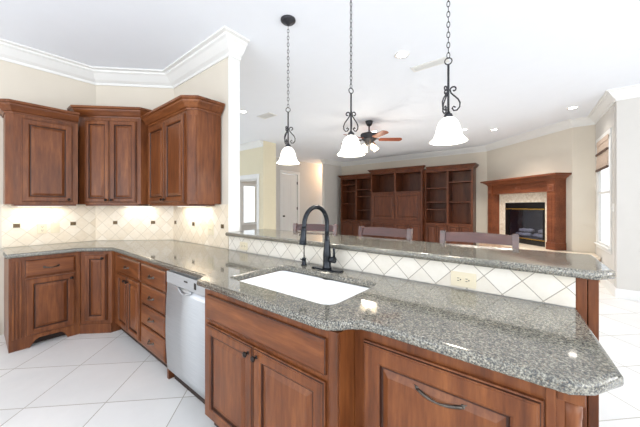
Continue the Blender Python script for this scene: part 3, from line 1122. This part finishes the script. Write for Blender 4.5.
# ------------------------------------------------------------------ ceiling fan
fn = thing('ceiling_fan', 'dark ceiling fan with reddish wooden blades and lit glass shades, in the family room', 'ceiling fan', (-2.76, 4.99, CEIL), math.radians(38.9))
MB().lathe([(0.02, -0.10), (0.045, -0.085), (0.068, -0.04), (0.075, -0.001)], (0, 0, 0), 20).build('canopy', M['iron'], fn)
MB().tube([(0, 0, -0.09), (0, 0, -0.24)], 0.014, 10).build('downrod', M['iron'], fn)
MB().lathe([(0.03, -0.21), (0.09, -0.235), (0.165, -0.255), (0.175, -0.29), (0.14, -0.325), (0.15, -0.345), (0.13, -0.38), (0.085, -0.41), (0.07, -0.47), (0.04, -0.50), (0.01, -0.505)], (0, 0, 0), 26).build('motor_housing', M['iron'], fn)
for k in range(5):
    a = 2 * PI * k / 5
    mb = MB()
    pl = round_poly([(0.20, -0.055), (0.64, -0.070), (0.66, 0.0), (0.64, 0.070), (0.20, 0.055)], [0.02, 0.05, 0.01, 0.05, 0.02], 4)
    mb.prism(pl, -0.004, 0.004)
    R_ = Matrix.Rotation(a, 3, 'Z') @ Matrix.Rotation(-0.24, 3, 'X')
    mb.v = [tuple(R_ @ Vector(p) + Vector((0, 0, -0.365))) for p in mb.v]
    b = mb.build('blade', M['bladewood'], fn)
    mb = MB()
    mb.tube([(0.10, 0, 0.0), (0.16, 0, 0.012), (0.23, 0, 0.008)], [0.012, 0.010, 0.014], 8)
    mb.v = [tuple(R_ @ Vector(p) + Vector((0, 0, -0.365))) for p in mb.v]
    mb.build('blade_iron', M['iron'], b)
for k in range(4):
    a = -1.2 + 2 * PI * k / 4
    dx, dy = math.cos(a), math.sin(a)
    tilt = Matrix.Rotation(a, 3, 'Z') @ Matrix.Rotation(-2.3 + PI, 3, 'Y').inverted()
    base = Vector((dx * 0.10, dy * 0.10, -0.475))
    MB().tube([(dx * 0.03, dy * 0.03, -0.465), (dx * 0.07, dy * 0.07, -0.460), tuple(base)], 0.010, 8).build('lamp_arm', M['iron'], fn)
    mb = MB()
    tilt = Matrix.Rotation(a, 3, 'Z') @ Matrix.Rotation(2.45, 3, 'Y')
    mb.lathe([(0.022, 0.0), (0.032, 0.02), (0.042, 0.06), (0.058, 0.10), (0.064, 0.115), (0.060, 0.114), (0.038, 0.06), (0.010, 0.02)], tuple(base), 18, mat=tilt, caps=False)
    mb.build('glass_shade', M['fanshade'], fn)
l = bpy.data.lights.new('fan_lamp', 'POINT')
l.energy, l.color, l.shadow_soft_size = 10, (1.0, 0.9, 0.75), 0.15
lo = bpy.data.objects.new('fan_lamp', l)
COL.objects.link(lo)
lo.parent = fn
lo.location = (0, 0, -0.70)

# hall lamp behind the wing wall
hl = thing('hall_light', 'warm ceiling light of the side hall, tucked behind the wing wall beside the bookcase', 'ceiling light', (-6.90, 9.35, CEIL))
MB().lathe([(0.14, -0.001), (0.14, -0.02), (0.12, -0.03)], (0, 0, 0), 20).build('mount', M['iron'], hl)
MB().lathe([(0.13, -0.03), (0.12, -0.06), (0.07, -0.095), (0.01, -0.105)], (0, 0, 0), 20).build('glass_bowl', M['fanshade'], hl)
l = bpy.data.lights.new('hall_lamp', 'POINT')
l.energy, l.color, l.shadow_soft_size = 20, (1.0, 0.62, 0.34), 0.1
lo = bpy.data.objects.new('hall_lamp', l)
COL.objects.link(lo)
lo.parent = hl
lo.location = (0, 0, -0.25)


# ------------------------------------------------------------------ bookcase units
def bookcase(label, x0, x1, yf, top, parts):
    t = thing('bookcase', label, 'bookcase', (x0, yf, 0))
    W = x1 - x0
    Dp = 9.18 - yf
    mb = MB()
    mb.box(0, W, Dp - 0.02, Dp, 0, top)
    mb.box(0, 0.055, 0, Dp - 0.02, 0, top)
    mb.box(W - 0.055, W, 0, Dp - 0.02, 0, top)
    mb.box(0.055, W - 0.055, 0, Dp - 0.02, top - 0.09, top)
    mb.box(0.055, W - 0.055, 0, Dp - 0.02, 0.0, 0.83)
    mb.box(W / 2 - 0.028, W / 2 + 0.028, 0.0, Dp - 0.02, parts.get('div', 0.83), top - 0.09)
    if 'div' in parts:
        mb.box(0.055, W - 0.055, 0, Dp - 0.02, 0.83, parts['div'])
    mb.build('body', M['woodin'], t)
    for k, zs in enumerate(parts['shelves']):
        a, b = (0.055, W / 2 - 0.028) if k == 0 else (W / 2 + 0.028, W - 0.055)
        for z in zs:
            MB().box(a, b, 0.02, Dp - 0.02, z - 0.014, z + 0.014).build('shelf', M['woodin'], t)
    nd = parts['doors']
    dwid = (W - 0.08) / nd
    for k in range(nd):
        d = door_front(0.04 + dwid * k + 0.004, 0.04 + dwid * (k + 1) - 0.004, 0.10, 0.785, 0, t, stile=0.06)
        d.data.materials[0] = M['woodin']
        knob(0.04 + dwid * (k + (0.9 if k % 2 == 0 else 0.1)), 0.72, 0, d)
    if 'big' in parts:
        for k in range(2):
            a, b = (0.06, W / 2 - 0.003) if k == 0 else (W / 2 + 0.003, W - 0.06)
            d = door_front(a, b, 0.90, 1.765, 0, t, 'cupboard_door', stile=0.09)
            d.data.materials[0] = M['woodin']
            knob(W / 2 + (-0.045 if k == 0 else 0.045), 1.36, 0, d)
    MB().sweep(parts['crown'](W, Dp), [(o, top - 0.02 + h * 0.85) for o, h in CAP]).build('crown_moulding', M['woodin'], t)
    MB().box(0.0, W, -0.02, 0, 0, 0.09).build('plinth', M['woodin'], t)


bookcase('left open-shelved section of the dark wooden wall bookcase, by the hall', -6.05, -4.71, 8.75, 2.41,
         dict(shelves=[[1.43, 1.89, 2.13], [1.19, 1.69, 1.93]], doors=3, crown=lambda W, Dp: [(0, Dp - 0.01), (0, 0), (W - 0.072, 0)]))
bookcase('taller middle section of the dark wooden wall bookcase with two large cupboard doors', -4.70, -2.93, 8.60, 2.50,
         dict(shelves=[[], []], doors=4, big=True, div=1.81, crown=lambda W, Dp: [(0, 0.07), (0, 0), (W, 0), (W, 0.07)]))
bookcase('right open-shelved section of the dark wooden wall bookcase, next to the fireplace', -2.92, -1.58, 8.75, 2.46,
         dict(shelves=[[1.24, 1.463, 1.885], [1.46, 2.04]], doors=4, crown=lambda W, Dp: [(0.072, 0), (W, 0), (W, Dp - 0.01)]))

# ------------------------------------------------------------------ fireplace (local x along the diagonal wall)
FR = -math.atan2(FA[1] - FB[1], FB[0] - FA[0])
mt = thing('fireplace_mantel', 'reddish wooden fireplace mantel with a pale tile surround, across the far right corner', 'mantel', (FA[0], FA[1], 0), FR)
HZ = 0.452


def post(x0, x1):
    mb = MB()
    mb.box(x0, x1, -0.24, -0.002, HZ, 1.62)
    mb.box(x0 - 0.012, x1 + 0.012, -0.255, -0.002, HZ, HZ + 0.15, bev=0.006)
    for k in range(3):
        c = x0 + (x1 - x0) * (k + 0.5) / 3 - 0.016
        mb.box(c, c + 0.032, -0.247, -0.24, HZ + 0.19, 1.57, bev=0.004)
    mb.rings(x0 + 0.015, x1 - 0.015, 1.64, 1.80, [(0, -0.24), (0, -0.25), (0.02, -0.256), (0.035, -0.244), (0.05, -0.25)])
    mb.box(x0, x1, -0.24, -0.002, 1.62, 1.90)
    return mb


post(0.36, 0.505).build('post', M['mantel'], mt)
post(2.13, 2.32).build('post', M['mantel'], mt)
mb = MB()
mb.box(0.505, 2.13, -0.20, -0.002, 1.655, 1.90)
for k in range(4):
    mb.box(0.58, 2.10, -0.207, -0.20, 1.69 + 0.045 * k, 1.715 + 0.045 * k, bev=0.003)
mb.rings(1.25, 1.43, 1.68, 1.85, [(0, -0.20), (0, -0.212), (0.03, -0.218), (0.045, -0.206), (0.06, -0.212)])
mb.build('frieze', M['mantel'], mt)
MB().sweep([(0.36, -0.01), (0.36, -0.24), (2.32, -0.24), (2.32, -0.01)], [(0, 1.88), (0.01, 1.88), (0.02, 1.91), (0.08, 1.955), (0.09, 1.965), (0.125, 1.975), (0.125, 2.01), (0, 2.01)]).build('shelf', M['mantel'], mt)
MB().box(0.34, 2.34, -0.30, -0.01, 1.975, 2.009).build('shelf_board', M['mantel'], mt)

t = NT('surround_tile')
sv = t.noise(t.coords(), 22, 5, 0.6)
M['surround'] = t.set(t.ramp(sv, [(0.35, lin((206, 190, 168))), (0.55, lin((226, 214, 196))), (0.7, lin((236, 228, 214)))]), 0.3)
t = NT('hearth_tile')
sv = t.noise(t.coords(), 14, 5, 0.6)
M['hearthside'] = t.set(t.ramp(sv, [(0.35, lin((176, 140, 116))), (0.6, lin((208, 180, 156)))]), 0.5)
mb = MB()
mb.box(0.507, 0.715, -0.02, -0.002, HZ, 1.654)
mb.box(1.865, 2.129, -0.02, -0.002, HZ, 1.654)
mb.box(0.715, 1.865, -0.02, -0.002, 1.435, 1.654)
mb.build('tile_surround', M['surround'], mt, label='pale mottled stone tile surround')

ins = thing('fireplace_insert', 'black glass-fronted fireplace insert with brass strips inside the wooden mantel', 'fireplace', (FA[0], FA[1], 0), FR)
mb = MB()
x0, x1, z0, z1 = 0.722, 1.858, HZ + 0.002, 1.428
mb.box(x0, x1, 0.40, 0.42, z0, z1)
mb.box(x0, x0 + 0.02, 0.0, 0.40, z0, z1)
mb.box(x1 - 0.02, x1, 0.0, 0.40, z0, z1)
mb.box(x0 + 0.02, x1 - 0.02, 0.0, 0.40, z0, z0 + 0.15)
mb.box(x0 + 0.02, x1 - 0.02, 0.0, 0.40, z1 - 0.03, z1)
mb.build('firebox', M['firebox'], ins)
mb = MB()
mb.box(x0, x1, -0.026, -0.004, 1.29, z1, bev=0.004)
mb.box(x0, x1, -0.026, -0.004, z0, 0.57, bev=0.004)
mb.box(x0, x0 + 0.13, -0.024, -0.004, 0.57, 1.29)
mb.box(x1 - 0.05, x1, -0.024, -0.004, 0.57, 1.29)
mb.build('front_frame', M['blackmetal'], ins)
MB().box(x0, x1, -0.034, -0.024, 1.262, 1.29, bev=0.002).build('brass_strip', M['brass'], ins)
MB().box(x0 + 0.10, x1, -0.034, -0.024, 0.57, 0.592, bev=0.002).build('brass_strip', M['brass'], ins)
MB().box(x0 + 0.13, x1 - 0.05, -0.014, -0.009, 0.592, 1.262).build('glass_door', M['fireglass'], ins)
proto = None
for (lx, ly, lz, ang, ln) in ((1.10, 0.16, 0.562, 0.1, 0.40), (1.58, 0.14, 0.562, -0.1, 0.42), (1.40, 0.32, 0.562, 0.0, 0.36), (1.14, 0.20, 0.664, 0.2, 0.34), (1.60, 0.20, 0.664, -0.3, 0.34)):
    ca, sa = math.cos(FR), math.sin(FR)
    lz += 0.088
    pos = (FA[0] + lx * ca - ly * sa, FA[1] + lx * sa + ly * ca, lz)
    mb = MB()
    mb.tube([(-ln / 2, 0, 0), (-ln / 4, 0.01, 0.008), (0, -0.006, 0.0), (ln / 4, 0.006, 0.010), (ln / 2, 0, 0.0)], [0.036, 0.045, 0.042, 0.046, 0.034], 10)
    o = mb.build('fireplace_log', M['log'])
    at(o, pos, FR + ang)
    tag(o, 'pale grey ceramic log lying behind the dark glass of the fireplace', 'log', 'logs behind the fireplace glass')

# raised hearth in front of the fireplace, running to the window wall
hs = thing('raised_hearth', 'raised pale stone hearth under the fireplace, running to the window wall', 'hearth', (-0.4, 8.3, 0))
ox, oy = -0.4, 8.3


def onw(u, v):
    ca, sa = math.cos(FR), math.sin(FR)
    return (FA[0] + u * ca - v * sa - ox, FA[1] + u * sa + v * ca - oy)


hp = [onw(0.02, -0.02), onw(0.40, -0.52), onw(2.33, -0.52), (0.745 - ox, 6.93 - oy), (0.72 - ox, 7.415 - oy), (FB[0] - 0.02 - ox, FB[1] - 0.02 - oy)]
MB().prism(hp, 0, 0.41).build('base', M['hearthside'], hs)
hp2 = [onw(0.01, -0.02), onw(0.39, -0.545), onw(2.32, -0.545), (0.745 - ox, 6.905 - oy), (0.72 - ox, 7.415 - oy), (FB[0] - 0.02 - ox, FB[1] - 0.02 - oy)]
MB().prism(hp2, 0.41, HZ - 0.002).build('top_slab', M['surround'], hs)

# roman shade in the window
rs = thing('roman_shade', 'taupe folded roman shade with brown bands at the top of the right window', 'window shade', (FC[0], FC[1], 0), FW)
u0, u1 = 0.26, 1.10
mb = MB()
mb.box(u0, u1, -0.026, -0.014, 2.42, 2.50)
for k in range(4):
    za, zb = 2.42 - 0.11 * k, 2.42 - 0.11 * (k + 1)
    mb.extrude_xz([(u0, zb), (u1, zb), (u1, za), (u0, za)], -0.020 - 0.004 * k, -0.014)
mb.build('fabric', M['fabric'], rs)
for z in (2.27, 1.985):
    MB().box(u0 - 0.002, u1 + 0.002, -0.042, -0.014, z - 0.018, z + 0.018, bev=0.004).build('band', M['fabricd'], rs)


# ------------------------------------------------------------------ bar stools
def stool(x, y, rz, label):
    t = thing('bar_stool', label, 'bar stool', (x, y, 0), rz, 'dark wooden stools along the bar')
    W = 0.50
    MB().box(-0.22, 0.22, -0.22, 0.20, 0.70, 0.745, bev=0.012).build('seat', M['stool'], t)
    for s in (-1, 1):
        MB().tube([(s * 0.20, -0.20, 0.0), (s * 0.195, -0.195, 0.70)], [0.019, 0.022], 8).build('leg', M['stool'], t)
        mb = MB()
        for (za, zb, ya, yb_) in ((0, 0.70, 0.245, 0.205), (0.70, 1.155, 0.205, 0.265)):
            x0, x1 = s * 0.245 - 0.019, s * 0.245 + 0.019
            mb.add([(x0, ya - 0.02, za), (x1, ya - 0.02, za), (x1, ya + 0.02, za), (x0, ya + 0.02, za),
                    (x0, yb_ - 0.02, zb), (x1, yb_ - 0.02, zb), (x1, yb_ + 0.02, zb), (x0, yb_ + 0.02, zb)],
                   [(3, 2, 1, 0), (4, 5, 6, 7), (0, 1, 5, 4), (1, 2, 6, 5), (2, 3, 7, 6), (3, 0, 4, 7)])
        mb.build('leg', M['stool'], t)
    def rail(za, zb, y, nm, arch=0.0):
        mb = MB()
        n = 10
        tl = (zb - za) * 0.35
        for k in range(n):
            a, b = k / n, (k + 1) / n
            xa, xb = -0.226 + 0.452 * a, -0.226 + 0.452 * b
            ca, cb_ = 0.022 * math.sin(PI * a), 0.022 * math.sin(PI * b)
            ta, tb = zb + arch * math.sin(PI * a), zb + arch * math.sin(PI * b)
            mb.add([(xa, y - 0.012 + ca, za), (xb, y - 0.012 + cb_, za), (xb, y + 0.012 + cb_, za), (xa, y + 0.012 + ca, za),
                    (xa, y + tl - 0.012 + ca, ta), (xb, y + tl - 0.012 + cb_, tb), (xb, y + tl + 0.012 + cb_, tb), (xa, y + tl + 0.012 + ca, ta)],
                   [(0, 1, 5, 4), (2, 3, 7, 6), (4, 5, 6, 7), (3, 2, 1, 0)] + ([(3, 0, 4, 7)] if k == 0 else []) + ([(1, 2, 6, 5)] if k == n - 1 else []))
        mb.build(nm, M['stool'], t)
    rail(1.072, 1.142, 0.255, 'top_rail', 0.008)
    rail(0.965, 1.03, 0.245, 'back_slat')
    rail(0.84, 0.89, 0.232, 'back_slat')
    for (p, q) in (((-0.198, -0.19, 0.28), (0.198, -0.19, 0.28)), ((-0.20, -0.19, 0.36), (-0.235, 0.215, 0.36)), ((0.20, -0.19, 0.36), (0.235, 0.215, 0.36)), ((-0.235, 0.22, 0.28), (0.235, 0.22, 0.28))):
        MB().tube([p, q], 0.012, 8).build('stretcher', M['stool'], t)


stool(-0.405, 2.17, 0.03, 'dark wooden bar stool in front of the fireplace, nearest of the three')
stool(-1.18, 2.17, 0.02, 'dark wooden bar stool in front of the middle bookcase section, second of the three')
stool(-1.95, 2.17, 0.30, 'dark wooden bar stool seen through the gooseneck faucet, farthest of the three')
